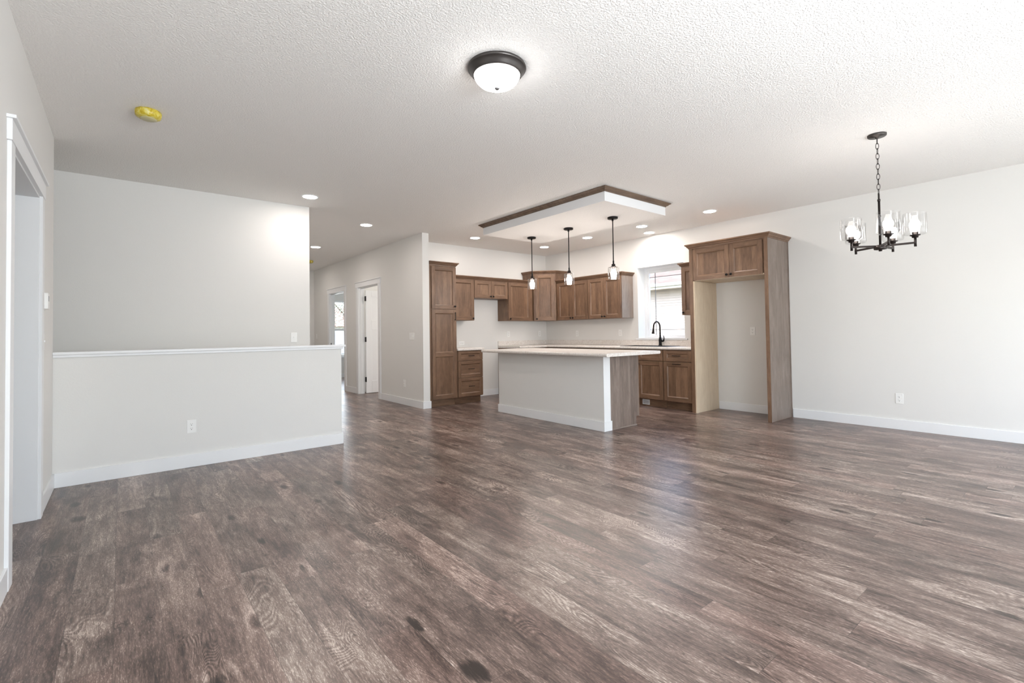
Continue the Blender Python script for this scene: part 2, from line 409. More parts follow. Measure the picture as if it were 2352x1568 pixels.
# hall
DA0, DA1 = 8.313, 9.29       # bath door opening
DB0, DB1 = 10.03, 10.985     # bedroom opening
b = MB().box(Xh, Xh+.115, Yc, DA0, 0, Hc).box(Xh, Xh+.115, DA1, DB0, 0, Hc).box(Xh, Xh+.115, DB1, YE, 0, Hc)
b.box(Xh, Xh+.115, DA0, DA1, DH, Hc).box(Xh, Xh+.115, DB0, DB1, DH, Hc)
struct(b.build('wall_hall_right', 'wall'), 'greige hallway wall with two doorways left of the tall pantry cabinet', 'wall')
struct(MB().box(1.673, 1.793, Yb+.12, 12.10, 0, Hc).build('wall_hall_left', 'wall'), 'left wall of the hallway hidden behind the stair wall', 'wall')
struct(MB().box(1.673, Xh, 12.10, 12.22, 0, Hc).build('wall_hall_end', 'wall'), 'short end wall closing the hallway', 'wall')
baseboard('baseboard_hall', 'white baseboard along the hallway wall and its end', [(Xh-BBT, Xh, Yc-BBT, DA0-.085), (Xh-BBT, Xh, DA1+.085, DB0-.085), (Xh-BBT, Xh, DB1+.085, 12.10), (Xh, Xh+.128, Yc-BBT, Yc), (1.793, Xh, 12.10-BBT, 12.10)])
def casing(name, y0, y1, label):
    b = MB()
    b.box(Xh-.016, Xh, y0-.085, y0+.010, 0, DH-.008).box(Xh-.016, Xh, y1-.010, y1+.085, 0, DH-.008)
    b.box(Xh-.020, Xh, y0-.10, y1+.10, DH-.008, DH+.084).box(Xh-.034, Xh, y0-.112, y1+.112, DH+.084, DH+.10)
    b.box(Xh, Xh+.115, y0, y0+.018, 0, DH-.018).box(Xh, Xh+.115, y1-.018, y1, 0, DH-.018).box(Xh, Xh+.115, y0, y1, DH-.018, DH)
    b.box(Xh+.035, Xh+.068, y1-.03, y1-.018, 0, DH-.03).box(Xh+.035, Xh+.068, y0+.018, y0+.03, 0, DH-.03).box(Xh+.035, Xh+.068, y0+.018, y1-.018, DH-.03, DH-.018)
    return struct(b.build(name, 'trim', bevel=.0015), label, 'door casing')
casing('trim_3', DA0, DA1, 'white craftsman casing around the nearer hallway doorway')
cb = casing('trim_4', DB0, DB1, 'white craftsman casing around the farther hallway doorway')
MB().box(Xh+.02, Xh+.05, DB1-.021, DB1-.0175, .93, .99).build('strike_plate', 'black', cb)

# panel door swung into the bath
def panel_door(name, w, h, parent_loc, rot, label):
    r = thing(name, label, 'door', parent_loc, rot, kind='structure')
    b = MB(); st = .115; t_ = .035; rec = .008
    b.box(0, w, rec, t_-rec, 0, h)
    for y0, y1 in ((0, rec), (t_-rec, t_)):
        b.box(0, st, y0, y1, 0, h).box(w-st, w, y0, y1, 0, h)
        for z0, z1 in ((0, .24), (1.25, 1.44), (h-.12, h)): b.box(st, w-st, y0, y1, z0, z1)
        b.box(w/2-.05, w/2+.05, y0, y1, .24, 1.25)
    b.build('door_panel', 'trim', r, bevel=.002)
    for z in (.22, 1.01, 1.82):
        MB().box(-.016, .004, -.006, .034, z, z+.095).tube([(-.004, -.008, z-.002), (-.004, -.008, z+.097)], .006, 10).build('hinge', 'black', r)
    kb = MB(); kb.lathe([(.028, 0), (.028, -.006), (.012, -.01), (.010, -.035), (.026, -.045), (.026, -.065), (.012, -.07)], 20, (w-.06, 0, .93), axis='y'); kb.build('door_knob', 'black', r)
    return r
panel_door('door_1', .86, 2.03, (Xh+.130, DA1-.068, .012), 0, 'white panel door with black hinges standing open in the nearer hallway doorway')

# kitchen / dining walls
WY0, WY1, WZ0, WZ1 = 4.135, 5.012, 1.034, 2.235
WT = .25
b = MB().box(Xr, Xr+WT, YB-.2, WY0, 0, Hc).box(Xr, Xr+WT, WY1, 8.0, 0, Hc).box(Xr, Xr+WT, WY0, WY1, 0, WZ0).box(Xr, Xr+WT, WY0, WY1, WZ1, Hc)
b.box(Xr, Xr+WT, 8.0, 9.1, 0, 1.0).box(Xr, Xr+WT, 8.0, 9.1, 2.0, Hc).box(Xr, Xr+WT, 9.1, YE+.15, 0, Hc)  # unseen gap left here so the added bath fill lamp can shine in
struct(b.build('wall_right', 'wall'), 'long greige wall on the right behind kitchen cabinets and dining area', 'wall')
struct(MB().box(Xh+.115, Xr, Yk, Yk+.12, 0, Hc).build('wall_kitchen', 'wall'), 'greige kitchen wall behind the pantry and range gap', 'wall')
struct(MB().box(Xh+.115, Xr, 9.55, 9.66, 0, Hc).build('wall_partition', 'wall'), 'partition between the two rooms off the hallway', 'wall')
baseboard('baseboard_right', 'white baseboard along the dining wall to the right of the refrigerator cabinet', [(Xr-BBT, Xr, YB, 2.60)])
baseboard('baseboard_alcove', 'white baseboard at the back of the refrigerator alcove', [(Xr-BBT, Xr, 2.672, 3.60)])
baseboard('baseboard_kitchen', 'white baseboard in the range gap of the kitchen', [(4.80, 5.56, Yk-BBT, Yk)])
baseboard('baseboard_back_rooms', 'white baseboard in the far bedroom under its window', [(Xh+.115, Xr, YE-BBT, YE)])

# wall behind the camera with window and patio door
W1 = (.4, 2.7, .65, 2.25); W2 = (4.0, 6.2, .06, 2.12)
b = MB().box(-.6, W1[0], YB-.2, YB, 0, Hc).box(W1[1], W2[0], YB-.2, YB, 0, Hc).box(W2[1], Xr, YB-.2, YB, 0, Hc)
for q in (W1, W2): b.box(q[0], q[1], YB-.2, YB, 0, q[2]).box(q[0], q[1], YB-.2, YB, q[3], Hc)
struct(b.build('wall_rear', 'wall'), 'wall behind the camera with a front window and a patio door', 'wall')
def rear_window(name, q, label):
    r = thing(name, label, 'window', (0, 0, 0), kind='structure')
    b = MB(); f = .06; y0, y1 = YB-.12, YB-.06
    b.box(q[0], q[0]+f, y0, y1, q[2], q[3]).box(q[1]-f, q[1], y0, y1, q[2], q[3]).box(q[0]+f, q[1]-f, y0, y1, q[2], q[2]+f).box(q[0]+f, q[1]-f, y0, y1, q[3]-f, q[3])
    mx = (q[0]+q[1])/2; b.box(mx-f/2, mx+f/2, y0, y1, q[2]+f, q[3]-f); b.build('window_frame', 'vinyl', r, bevel=.003)
    MB().box(q[0]+f, q[1]-f, YB-.093, YB-.089, q[2]+f, q[3]-f).build('pane', 'pane', r)
rear_window('window_3', W1, 'wide white framed window behind the camera')
rear_window('door_2', W2, 'sliding glass patio door behind the camera')

# far wall of the bedroom + window
BX0, BX1, BZ0, BZ1 = 4.0, 5.7, .56, 2.12
b = MB().box(Xh, BX0, YE, YE+.15, 0, Hc).box(BX1, Xr+.25, YE, YE+.15, 0, Hc).box(BX0, BX1, YE, YE+.15, 0, BZ0).box(BX0, BX1, YE, YE+.15, BZ1, Hc)
struct(b.build('wall_bedroom', 'wall'), 'far bedroom wall with a double hung window seen through the hallway doorway', 'wall')
r = thing('window_2', 'double hung bedroom window seen through the farther hallway doorway', 'window', kind='structure')
b = MB(); zm = 1.315; f = .045
for a0, a1 in ((BX0, (BX0+BX1)/2), ((BX0+BX1)/2, BX1)):
    b.box(a0, a0+f, YE+.02, YE+.09, BZ0, BZ1).box(a1-f, a1, YE+.02, YE+.09, BZ0, BZ1).box(a0+f, a1-f, YE+.02, YE+.09, BZ0, BZ0+.07).box(a0+f, a1-f, YE+.02, YE+.09, BZ1-.06, BZ1).box(a0+f, a1-f, YE+.02, YE+.09, zm-.03, zm+.03)
b.build('window_frame', 'vinyl', r, bevel=.002)
MB().box(BX0-.05, BX1+.05, YE-.03, YE+.02, BZ0-.03, BZ0).build('window_sill', 'trim', r)
MB().box(BX0+f, BX1-f, YE+.052, YE+.056, BZ0+.07, BZ1-.06).build('pane', 'pane', r)

# kitchen window
r = thing('window_1', 'white framed kitchen window over the sink with thin dark grille bars', 'window', kind='structure')
gx = Xr+.235; f = .085
b = MB()
b.box(Xr+.19, Xr+.25, WY1-f+.03, WY1, WZ0, WZ1).box(Xr+.19, Xr+.25, WY0, WY0+f-.03, WZ0, WZ1)
b.box(Xr+.19, Xr+.25, WY0+f-.03, WY1-f+.03, WZ0, WZ0+.03).box(Xr+.19, Xr+.25, WY0+f-.03, WY1-f+.03, WZ1-.05, WZ1)
b.build('window_frame', 'vinyl', r, bevel=.003)
b = MB(); a0, a1 = WY0+f-.03, WY1-f+.03
b.box(Xr+.205, Xr+.24, a0, a0+.04, WZ0+.03, WZ1-.05).box(Xr+.205, Xr+.24, a1-.036, a1, WZ0+.03, WZ1-.05).box(Xr+.205, Xr+.24, a0+.04, a1-.036, WZ0+.03, WZ0+.05).box(Xr+.205, Xr+.24, a0+.04, a1-.036, WZ1-.09, WZ1-.05)
b.build('sash', 'vinyl', r, bevel=.002)
MB().box(gx-.004, gx, a0+.03, a1-.03, WZ0+.045, WZ1-.08).build('pane', 'pane', r)
b = MB()
b.box(gx-.014, gx-.006, 4.806, 4.816, WZ0+.05, WZ1-.09).box(gx-.014, gx-.006, 4.262, 4.276, WZ0+.05, WZ1-.09)
b.box(gx-.014, gx-.006, a0+.04, a1-.036, 2.066, 2.076).box(gx-.014, gx-.006, a0+.04, a1-.036, 1.171, 1.181)
b.build('grille', 'grille', r)
MB().box(Xr-.001, Xr+.19, WY1-.006, WY1, WZ0+.004, WZ1).box(Xr-.001, Xr+.19, WY0, WY0+.006, WZ0+.004, WZ1).box(Xr-.001, Xr+.19, WY0+.006, WY1-.006, WZ1-.006, WZ1).build('jamb_liner', 'vinyl', r)
MB().box(Xr-.02, Xr+.19, WY0+.001, WY1-.001, WZ0-.0, WZ0+.004).build('sill_board', 'trim', r)
MB().box(Xr-.022, Xr, WY0-.045, WY1+.035, WZ0-.026, WZ0).build('window_sill', 'trim', r, bevel=.002)

# ------------------------------------------------------------------ cabinets (local: x right, front of doors at y=0, z up)
CROWN = [(0, 0), (.006, 0), (.008, .012), (.020, .020), (.028, .036), (.044, .048), (.044, .062), (0, .062)]
def shaker(b, x0, x1, z0, z1, st=.058, rt=.058, rb=None, midrail=None, drawer=False):
    """slots: 0 vertical grain, 1 horizontal grain, 2 panel"""
    rb = rb or rt; t_ = .020; ins = .008; rec = .012
    b.box(x0, x0+st, 0, t_, z0, z1, 0); b.box(x1-st, x1, 0, t_, z0, z1, 0)
    rails = [(z0, z0+rb), (z1-rt, z1)]
    if midrail: rails.append(midrail)
    for a, c_ in rails: b.box(x0+st, x1-st, 0, t_, a, c_, 1)
    rails.sort()
    for (a, c_), (d, e) in zip(rails[:-1], rails[1:]):
        X0, X1, Z0, Z1 = x0+st, x1-st, c_, d
        o = [(X0, 0, Z0), (X1, 0, Z0), (X1, 0, Z1), (X0, 0, Z1)]
        i1 = [(X0+ins*.4, .002, Z0+ins*.4), (X1-ins*.4, .002, Z0+ins*.4), (X1-ins*.4, .002, Z1-ins*.4), (X0+ins*.4, .002, Z1-ins*.4)]
        i2 = [(X0+ins*1.6, rec, Z0+ins*1.6), (X1-ins*1.6, rec, Z0+ins*1.6), (X1-ins*1.6, rec, Z1-ins*1.6), (X0+ins*1.6, rec, Z1-ins*1.6)]
        k = len(b.v); b.v += o+i1+i2
        for ring in (0, 4):
            for q in range(4):
                b.face([k+ring+q, k+ring+(q+1) % 4, k+ring+4+(q+1) % 4, k+ring+4+q], 1 if q in (0, 2) else 0)
        b.face([k+8, k+9, k+10, k+11], 2)
        b.box(X0, X1, rec+.001, t_-.002, Z0, Z1, 2)
def knob(par, x, z):
    MB().lathe([(.007, 0), (.006, -.012), (.015, -.018), (.0165, -.024), (.013, -.030), (.001, -.031)], 16, (x, 0, z), axis='y').build('knob', 'black', par)
def pull(par, x, z, L=.11, vert=False):
    b = MB()
    if vert:
        b.box(x-.005, x+.005, -.032, -.022, z-L/2, z+L/2).box(x-.004, x+.004, -.024, 0, z-L/2+.006, z-L/2+.014).box(x-.004, x+.004, -.024, 0, z+L/2-.014, z+L/2-.006)
    else:
        b.box(x-L/2, x+L/2, -.032, -.022, z-.005, z+.005).box(x-L/2+.006, x-L/2+.014, -.024, 0, z-.004, z+.004).box(x+L/2-.014, x+L/2-.006, -.024, 0, z-.004, z+.004)
    b.build('handle', 'black', par, bevel=.001)
WM = ['wood_v', 'wood_h', 'wood_p']
def door(par, x0, x1, z0, z1, kn=None, hd=None, name='door', **kw):
    b = MB(); shaker(b, x0, x1, z0, z1, **kw)
    o = b.build(name, ['wood_v', 'wood_h', 'wood_ph'] if name == 'drawer_front' else WM, par, bevel=.0012)
    if kn: knob(o, *kn)
    if hd: pull(o, *hd)
    return o
def carcass(par, w, z0, z1, depth, toe=False, x0=0.0, side='veneer'):
    b = MB(); b.box(x0, w, .021, depth, z0, z1)
    o = b.build('cabinet_body', ['wood_v'], par, bevel=.001)
    if toe: MB().box(x0+.001, w-.001, .085, depth, 0, z0-.001).build('toe_kick', 'wood_h', par)
    return o
def crown(par, path, z, mat='wood_h'):
    return MB().sweep(path, [(o, z+u) for o, u in CROWN], 0).build('crown_molding', mat, par)

YF = 6.666   # front plane of base / tall doors, kitchen wall
DEP = Yk-YF-.002
# pantry
g_tall = 'kitchen cabinets'
p0 = thing('pantry_cabinet', 'tall brown pantry cabinet with upper and lower doors at the left end of the kitchen', 'cabinet', (3.752, YF, 0))
w_ = .498
carcass(p0, w_, .112, 2.262, DEP, True)
door(p0, .040, w_-.006, 1.556, 2.236, kn=(w_-.036, 1.60))
door(p0, .040, w_-.006, .122, 1.545, hd=(w_-.036, 1.44, .13, True), midrail=(.795, .86))
crown(p0, [(0, .021), (w_, .021), (w_, DEP)], 2.250)
# drawer base
d0 = thing('drawer_cabinet', 'three drawer brown base cabinet between the pantry and the range gap', 'cabinet', (4.252, YF, 0))
w_ = .513
carcass(d0, w_, .112, .876, DEP, True)
for z0, z1, hz in ((.712, .866, .79), (.432, .705, .572), (.122, .425, .285)):
    door(d0, .020, w_-.004, z0, z1, hd=(w_/2+.01, hz), name='drawer_front', st=.052, rt=.040 if z0 > .7 else .05)
# small countertop
def counter_profile_box(b, x0, x1, y0, y1, z0=.876, z1=.914):
    b.box(x0, x1, y0, y1, z0, z1)
b = MB().box(4.252, 4.790, YF-.022, Yk-.001, .876, .914)
tag(b.build('countertop', 'counter', bevel=.008), 'short white laminate countertop on the three drawer cabinet', 'countertop')

# uppers on the kitchen wall
YU = 6.966; DU = Yk-YU-.002; ZB, ZT = 1.385, 2.112
def upper(name, label, x0, x1, doors, zb=ZB, path=None, fil=0):
    r = thing(name, label, 'cabinet', (x0, YU, 0)); w_ = x1-x0
    carcass(r, w_, zb, ZT, DU)
    for d in doors: door(r, d[0], d[1], zb+.004, ZT-.018, kn=(d[2], zb+.035))
    crown(r, path(w_) if path else [(0, .021), (w_, .021)], ZT-.012)
    return r
upper('wall_cabinet', 'single door brown wall cabinet beside the pantry, above the drawer cabinet', 4.252, 4.812, [(.020, .556, .525)])
upper('microwave_cabinet', 'short brown two door wall cabinet over the range gap', 4.814, 5.574, [(.006, .377, .350), (.381, .752, .408)], zb=1.782)
upper('wall_cabinet', 'single door brown wall cabinet between the range gap and the corner cabinet', 5.576, 6.19, [(.006, .545, .036)])
# diagonal corner wall cabinet
cc = thing('corner_cabinet', 'taller diagonal brown wall cabinet in the kitchen corner', 'cabinet', (0, 0, 0))
CZ = 2.300
A = (6.215, Yk-.002); B = (6.215, YU+.004); C_ = (6.513-.0, 6.668); D_ = (Xr-.002, 6.668); E_ = (Xr-.002, Yk-.002)
MB().prism([A, B, C_, D_, E_], ZB, CZ).build('cabinet_body', 'wood_v', cc, bevel=.001)
ang = math.atan2(C_[1]-B[1], C_[0]-B[0]); L = math.hypot(C_[0]-B[0], C_[1]-B[1])
bb_ = MB(); shaker(bb_, .030, L-.030, ZB+.004, CZ-.03)
nx, ny = math.sin(ang), -math.cos(ang)
dr = bb_.build('door', WM, cc, loc=(B[0]+nx*.021, B[1]+ny*.021, 0), rot=ang, bevel=.0012); knob(dr, .058, ZB+.035)
crown(cc, [A, B, C_, D_], CZ-.012)
# right wall uppers: rotate -90, local x -> -Y
XU = 6.513
def upperR(name, label, y0, y1, doors, path=None):
    r = thing(name, label, 'cabinet', (XU, y0, 0), RM90); w_ = y0-y1
    carcass(r, w_, ZB, ZT, Xr-XU-.002)
    for d in doors: door(r, d[0], d[1], ZB+.004, ZT-.018, kn=(d[2], ZB+.035))
    crown(r, path(w_) if path else [(0, .021), (w_, .021)], ZT-.012)
    return r
upperR('wall_cabinet', 'two door brown wall cabinet on the right wall touching the corner cabinet', 6.664, 5.852, [(.040, .424, .397), (.428, .808, .455)])
u2 = upperR('wall_cabinet', 'two door brown wall cabinet next to the left side of the window', 5.850, 5.108, [(.004, .365, .338), (.369, .736, .396)], path=lambda w_: [(0, .021), (w_, .021), (w_, .328)])
MB().box(.7425, .7445, .021, .327, ZB, ZT-.012).build('end_panel', 'veneer', u2)
XD = 3.985
upperR('wall_cabinet', 'narrow single door brown wall cabinet between the window and the refrigerator cabinet', XD, 3.685, [(.004, .296, .034)], path=lambda w_: [(0, .328), (0, .021), (w_, .021)])

# refrigerator surround
XP = 6.231
fs = thing('refrigerator_cabinet', 'tall brown refrigerator surround with two doors over an empty alcove', 'cabinet', (XP, 3.681, 0), RM90)
FD = Xr-XP-.002; FT = 2.312
MB().box(0, .052, 0, FD, 0, FT).build('side_panel', 'wood_v', fs, bevel=.001)
MB().box(.0525, .070, .004, FD, 0, 1.843).build('inner_panel', 'maple', fs)
MB().box(1.019, 1.064, 0, FD, 0, FT).build('side_panel', 'wood_v', fs, bevel=.001)
MB().box(1.0645, 1.0665, .001, FD-.02, 0.004, FT-.012).build('end_panel', 'veneer', fs)
MB().box(1.0645, 1.073, FD-.018, FD, 0.0, FT-.012).build('scribe_strip', 'veneer', fs)
MB().box(.053, 1.018, .021, FD, 1.862, FT).build('cabinet_body', 'wood_h', fs)
MB().box(.071, 1.018, .012, FD, 1.846, 1.861).build('bottom_panel', 'maple', fs)
door(fs, .058, .572, 1.850, FT-.026, kn=(.545, 1.888)); door(fs, .576, .998, 1.850, FT-.026, kn=(.604, 1.888))
crown(fs, [(0, .34), (0, 0), (1.0665, 0), (1.0665, FD)], FT-.012)

# base cabinets under the window
XB = 6.250
def baseR(label, y0, y1, build):
    r = thing('base_cabinet', label, 'cabinet', (XB, y0, 0), RM90); w_ = y0-y1
    if build.__name__ == 'bS':
        D2 = Xr-XB-.002
        MB().box(0, .018, .021, D2, .112, .876).box(w_-.018, w_, .021, D2, .112, .876).box(.018, w_-.018, .021, D2, .112, .13).box(.018, w_-.018, D2-.01, D2, .13, .7).box(.018, w_-.018, .021, .04, .69, .72).box(.018, w_-.018, .021, .04, .85, .876).build('cabinet_body', 'wood_v', r, bevel=.001)
        MB().box(.001, w_-.001, .085, D2, 0, .111).build('toe_kick', 'wood_h', r)
    else: carcass(r, w_, .112, .876, Xr-XB-.002, True)
    build(r, w_); return r
def bA(r, w_):
    door(r, .006, w_-.004, .708, .862, hd=(w_/2+.0, .79, .13), name='drawer_front', rt=.042)
    door(r, .006, w_-.004, .124, .696, hd=(w_/2, .668, .13))
baseR('brown base cabinet with drawer over door beside the refrigerator cabinet', 4.150, 3.685, bA)
def bS(r, w_):
    for a, c_, kx in ((.006, w_/2-.002, w_/2-.03), (w_/2+.002, w_-.006, w_/2+.03)):
        door(r, a, c_, .708, .862, name='drawer_front', rt=.042); door(r, a, c_, .124, .696, kn=(kx, .65))
baseR('brown sink base cabinet under the black faucet, mostly behind the island', 5.064, 4.152, bS)
def bC(r, w_):
    door(r, .62, w_-.004, .124, .862, kn=(.66, .82))
rc = thing('base_cabinet', 'brown corner base cabinet run hidden behind the island, under the window counter', 'cabinet', (XB, 6.640, 0), RM90)
carcass(rc, 1.574, .112, .876, Xr-XB-.002, True)
door(rc, .02, .52, .124, .696, kn=(.05, .65)); door(rc, .02, .52, .708, .862, name='drawer_front', rt=.042)
door(rc, .53, 1.05, .124, .696, kn=(.56, .65)); door(rc, .53, 1.05, .708, .862, name='drawer_front', rt=.042)
door(rc, 1.06, 1.568, .124, .696, kn=(1.1, .65)); door(rc, 1.06, 1.568, .708, .862, name='drawer_front', rt=.042)
rb_ = thing('base_cabinet', 'brown base cabinet right of the range gap with a dark end panel', 'cabinet', (5.576, YF, 0))
b = MB().box(0, Xr-5.576-.002, .021, DEP, .112, .876); b.build('cabinet_body', 'wood_v', rb_)
MB().box(.0, Xr-5.576-.003, .085, DEP, 0, .111).build('toe_kick', 'wood_h', rb_)
MB().box(-.003, -.0005, .0, DEP, 0, .876).build('end_panel', 'wood_v', rb_)
door(rb_, .006, .60, .124, .696, kn=(.05, .65)); door(rb_, .006, .60, .708, .862, name='drawer_front', rt=.042)

# L countertop with rolled edge, sink cut-out and backsplash
cx0, cy0 = XB-.022, YF-.022
sx0, sx1, sy0, sy1 = 6.33, 6.70, 4.165, 4.975
ct = thing('countertop', 'long L shaped speckled laminate countertop with backsplash along two walls', 'countertop')
b = MB(); z0, z1 = .8765, .914
def edge_box(b, x0, x1, y0, y1): b.box(x0, x1, y0, y1, z0, z1)
prof = [(0, z0), (.0, z1), (-.001, z1)]
edge_box(b, cx0+.02, sx0, 3.683, cy0+.02); edge_box(b, sx1, Xr-.001, 3.683, cy0+.02)
edge_box(b, sx0, sx1, 3.683, sy0); edge_box(b, sx0, sx1, sy1, cy0+.02)
edge_box(b, 5.566, Xr-.001, cy0+.02, Yk-.001)
ROLL = [(-.0005, z0), (.008, z0), (.016, z0+.006), (.020, z0+.014), (.020, z1-.013), (.016, z1-.005), (.008, z1), (-.0005, z1)]
b.sweep([(5.566, cy0+.02), (cx0+.02, cy0+.02), (cx0+.02, 3.683)], ROLL)
b.build('counter_slab', 'counter', ct)
MB().box(Xr-.020, Xr-.001, 3.683, Yk-.021, .9145, 1.004).box(5.566, Xr-.001, Yk-.020, Yk-.001, .9145, 1.004).build('backsplash', 'counter', ct, bevel=.003)

# sink, faucet
sk = thing('sink', 'dark grey drop in sink in the counter under the window', 'sink', (0, 0, 0))
b = MB(); zr0, zr1 = .9145, .921; o_ = .018; i_ = .022
b.box(sx0-o_, sx1+o_, sy0-o_, sy0+i_, zr0, zr1).box(sx0-o_, sx1+o_, sy1-i_, sy1+o_, zr0, zr1).box(sx0-o_, sx0+i_, sy0+i_, sy1-i_, zr0, zr1).box(sx1-i_, sx1+o_, sy0+i_, sy1-i_, zr0, zr1)
b.build('rim', 'sink', sk, bevel=.002)
b = MB(); q = .006; e = .004
b.box(sx0+e, sx1-e, sy0+e, sy1-e, .735, .741).box(sx0+e, sx0+e+q, sy0+e, sy1-e, .741, .914).box(sx1-e-q, sx1-e, sy0+e, sy1-e, .741, .914).box(sx0+e, sx1-e, sy0+e, sy0+e+q, .741, .914).box(sx0+e, sx1-e, sy1-e-q, sy1-e, .741, .914)
b.build('basin', 'sink', sk)
fc = thing('faucet', 'matte black gooseneck pull down kitchen faucet standing behind the sink', 'faucet', (6.765, 4.535, .9145), RM90)
MB().lathe([(.030, 0), (.030, .010), (.024, .016), (.023, .06), (.026, .09), (.020, .12), (.013, .15)], 24).build('faucet_body', 'black', fc)
pts = [(0, 0, .14), (0, 0, .27)]; R = .088
for k in range(0, 11): a = PI*k/10; pts.append((0, -R+R*math.cos(a), .30+R*math.sin(a)))
pts += [(0, -2*R-.004, .275)]
rs = [.0125]*len(pts); MB().tube(pts, rs, 16).build('spout', 'black', fc)
MB().tube([(0, -2*R-.004, .285), (0, -2*R-.008, .25), (0, -2*R-.014, .205), (0, -2*R-.015, .195)], [.0135, .016, .023, .021], 18).build('spray_head', 'black', fc)
MB().tube([(.018, 0, .085), (.048, 0, .075), (.062, 0, .082), (.072, -.002, .12), (.066, -.006, .165)], [.017, .017, .013, .007, .005], 12).build('lever', 'black', fc)

# toe kick register
rg_ = thing('air_register', 'small white air register in the dark toe kick under the base cabinets', 'vent', (XB+.084, 4.585, .018), RM90)
b = MB().box(0, .13, -.004, 0, 0, .078)
b.build('register_frame', 'vinyl', rg_, bevel=.001)
b = MB()
for k in range(5): b.box(.012, .118, -.007, -.004, .014+k*.011, .019+k*.011)
b.build('louvers', 'nickel', rg_)

# ------------------------------------------------------------------ island
XI, YI = 4.330, 3.669; IY1 = 5.66
isl = thing('kitchen_island', 'kitchen island with grey painted knee wall and brown cabinet end under a white top', 'island')
b = MB().box(XI, XI+.115, YI, IY1, 0, .876)
b.build('knee_wall', 'wall', isl)
b = MB().box(XI-BBT, XI, YI-BBT, IY1+BBT, 0, BBH).box(XI, XI+.128, YI-BBT, YI, 0, BBH).box(XI, XI+.115, IY1, IY1+BBT, 0, BBH)
b.build('baseboard', 'trim', isl, bevel=.002)
MB().box(XI-.001, XI+.116, YI-.003, YI-.0005, BBH, .874).build('corner_board', 'trim', isl)
b = MB().prism([(XI+.1155, YI+.004), (4.985, YI+.004), (4.985, IY1-.005), (XI+.1155, IY1-.005)], .112, .876); b.build('cabinet_body', 'wood_v', isl)
MB().box(XI+.116, 4.925, YI+.006, IY1-.006, 0, .1115).build('toe_kick', 'wood_h', isl)
b = MB().prism([(XI+.1165, YI-.003), (4.988, YI-.003), (4.988, YI+.0035), (XI+.1165, YI+.0035)], .112, .874).box(XI+.1165, 4.928, YI-.003, YI+.0035, .0005, .112)
b.build('end_panel', 'veneer', isl)
MB().box(XI+.129, 4.930, YI-.014, YI-.003, 0, .018).build('shoe_molding', 'shoe', isl, bevel=.004)
for k in range(4):
    y1 = YI+.008+k*.495
    b = MB(); shaker(b, 0, .485, .124, .862)
    o = b.build('door', WM, isl, loc=(5.012, y1, 0), rot=PI/2, bevel=.0012); knob(o, .04 if k % 2 else .445, .80)
# island top with rolled long edges
b = MB(); x0, x1, y0, y1 = 4.114, 5.128, 3.437, 5.80
pr = [(-.0, z0), (.010, z0+.001), (.018, z0+.007), (.022, z0+.019), (.018, z1-.007), (.010, z1-.001), (0, z1)]
sec = [(x0+.022-o, u) for o, u in pr]+[(x1-.022+o, u) for o, u in reversed(pr)]
k = len(b.v); n = len(sec)
b.v += [(x, y0, z) for x, z in sec]+[(x, y1, z) for x, z in sec]
b.face(range(n)); b.face([n+i for i in reversed(range(n))])
for i in range(n): b.face([i, (i+1) % n, n+(i+1) % n, n+i], 0, False)
tag(b.build('countertop', 'counter'), 'large white speckled countertop overhanging the kitchen island', 'countertop')

# ------------------------------------------------------------------ soffit over the island
sf = thing('ceiling_soffit', 'white rectangular dropped ceiling box with brown crown molding over the island', 'soffit', (0, 0, 0))
SX0, SX1, SY0, SY1, SZ = 4.100, 5.249, 3.411, 5.676, 2.587
MB().box(SX0, SX1, SY0, SY1, SZ, Hc).build('soffit_box', 'ceiling', sf)
b = MB(); e = .0025
b.box(SX0-e, SX0, SY0-e, SY1+e, SZ, 2.70).box(SX1, SX1+e, SY0-e, SY1+e, SZ, 2.70).box(SX0, SX1, SY0-e, SY0, SZ, 2.70).box(SX0, SX1, SY1, SY1+e, SZ, 2.70)
b.build('side_board', 'trim', sf)
CR2 = [(0, 0), (.007, 0), (.009, .009), (.024, .015), (.033, .026), (.052, .036), (.052, .046), (0, .046)]
MB().sweep([(SX0-e, SY1+e), (SX0-e, SY0-e), (SX1+e, SY0-e), (SX1+e, SY1+e)], [(o, 2.691+u) for o, u in CR2], closed=True).build('crown_molding', 'crown_dark', sf)

# ------------------------------------------------------------------ lights
def bulb_mesh(c, up=1):
    pf = [(.013, 0), (.015, .016), (.025, .028), (.033, .042), (.036, .058), (.034, .073), (.026, .086), (.013, .094), (.001, .096)]
    return MB().lathe([(r_, h*up) for r_, h in pf], 20, c)
# pendants
def pendant(loc, label):
    r = thing('pendant_light', label, 'pendant light', loc, group='pendant lights over the island')
    MB().lathe([(.062, 0), (.062, -.016), (.058, -.021), (.010, -.022)], 32).build('canopy', 'black', r)
    MB().lathe([(.012, -.021), (.011, -.045), (.0062, -.047), (.0062, -.52), (.0095, -.522), (.0095, -.562)], 14).build('rod', 'black', r)
    MB().lathe([(.010, -.560), (.022, -.562), (.022, -.584), (.030, -.586), (.030, -.596), (.019, -.598), (.019, -.618), (.013, -.620)], 24).build('socket', 'bronze', r)
    b = MB().lathe([(.030, -.600), (.060, -.600), (.0655, -.605), (.067, -.614), (.067, -.738), (.065, -.741), (.0635, -.738), (.0635, -.615), (.060, -.604), (.030, -.604)], 40, caps=False)
    b.build('glass_shade', 'shade2', r)
    bulb_mesh((0, 0, -.618), -1).build('bulb', 'bulb', r)
    return r
PX = 4.779; pp = pendant((PX, 3.854, SZ), 'nearest pendant light with clear glass shade, at the right end of the island')
pp.scale = (1.0475,)*3
dup(pp, (PX, 4.622, SZ), label='middle pendant light with clear glass shade over the island')
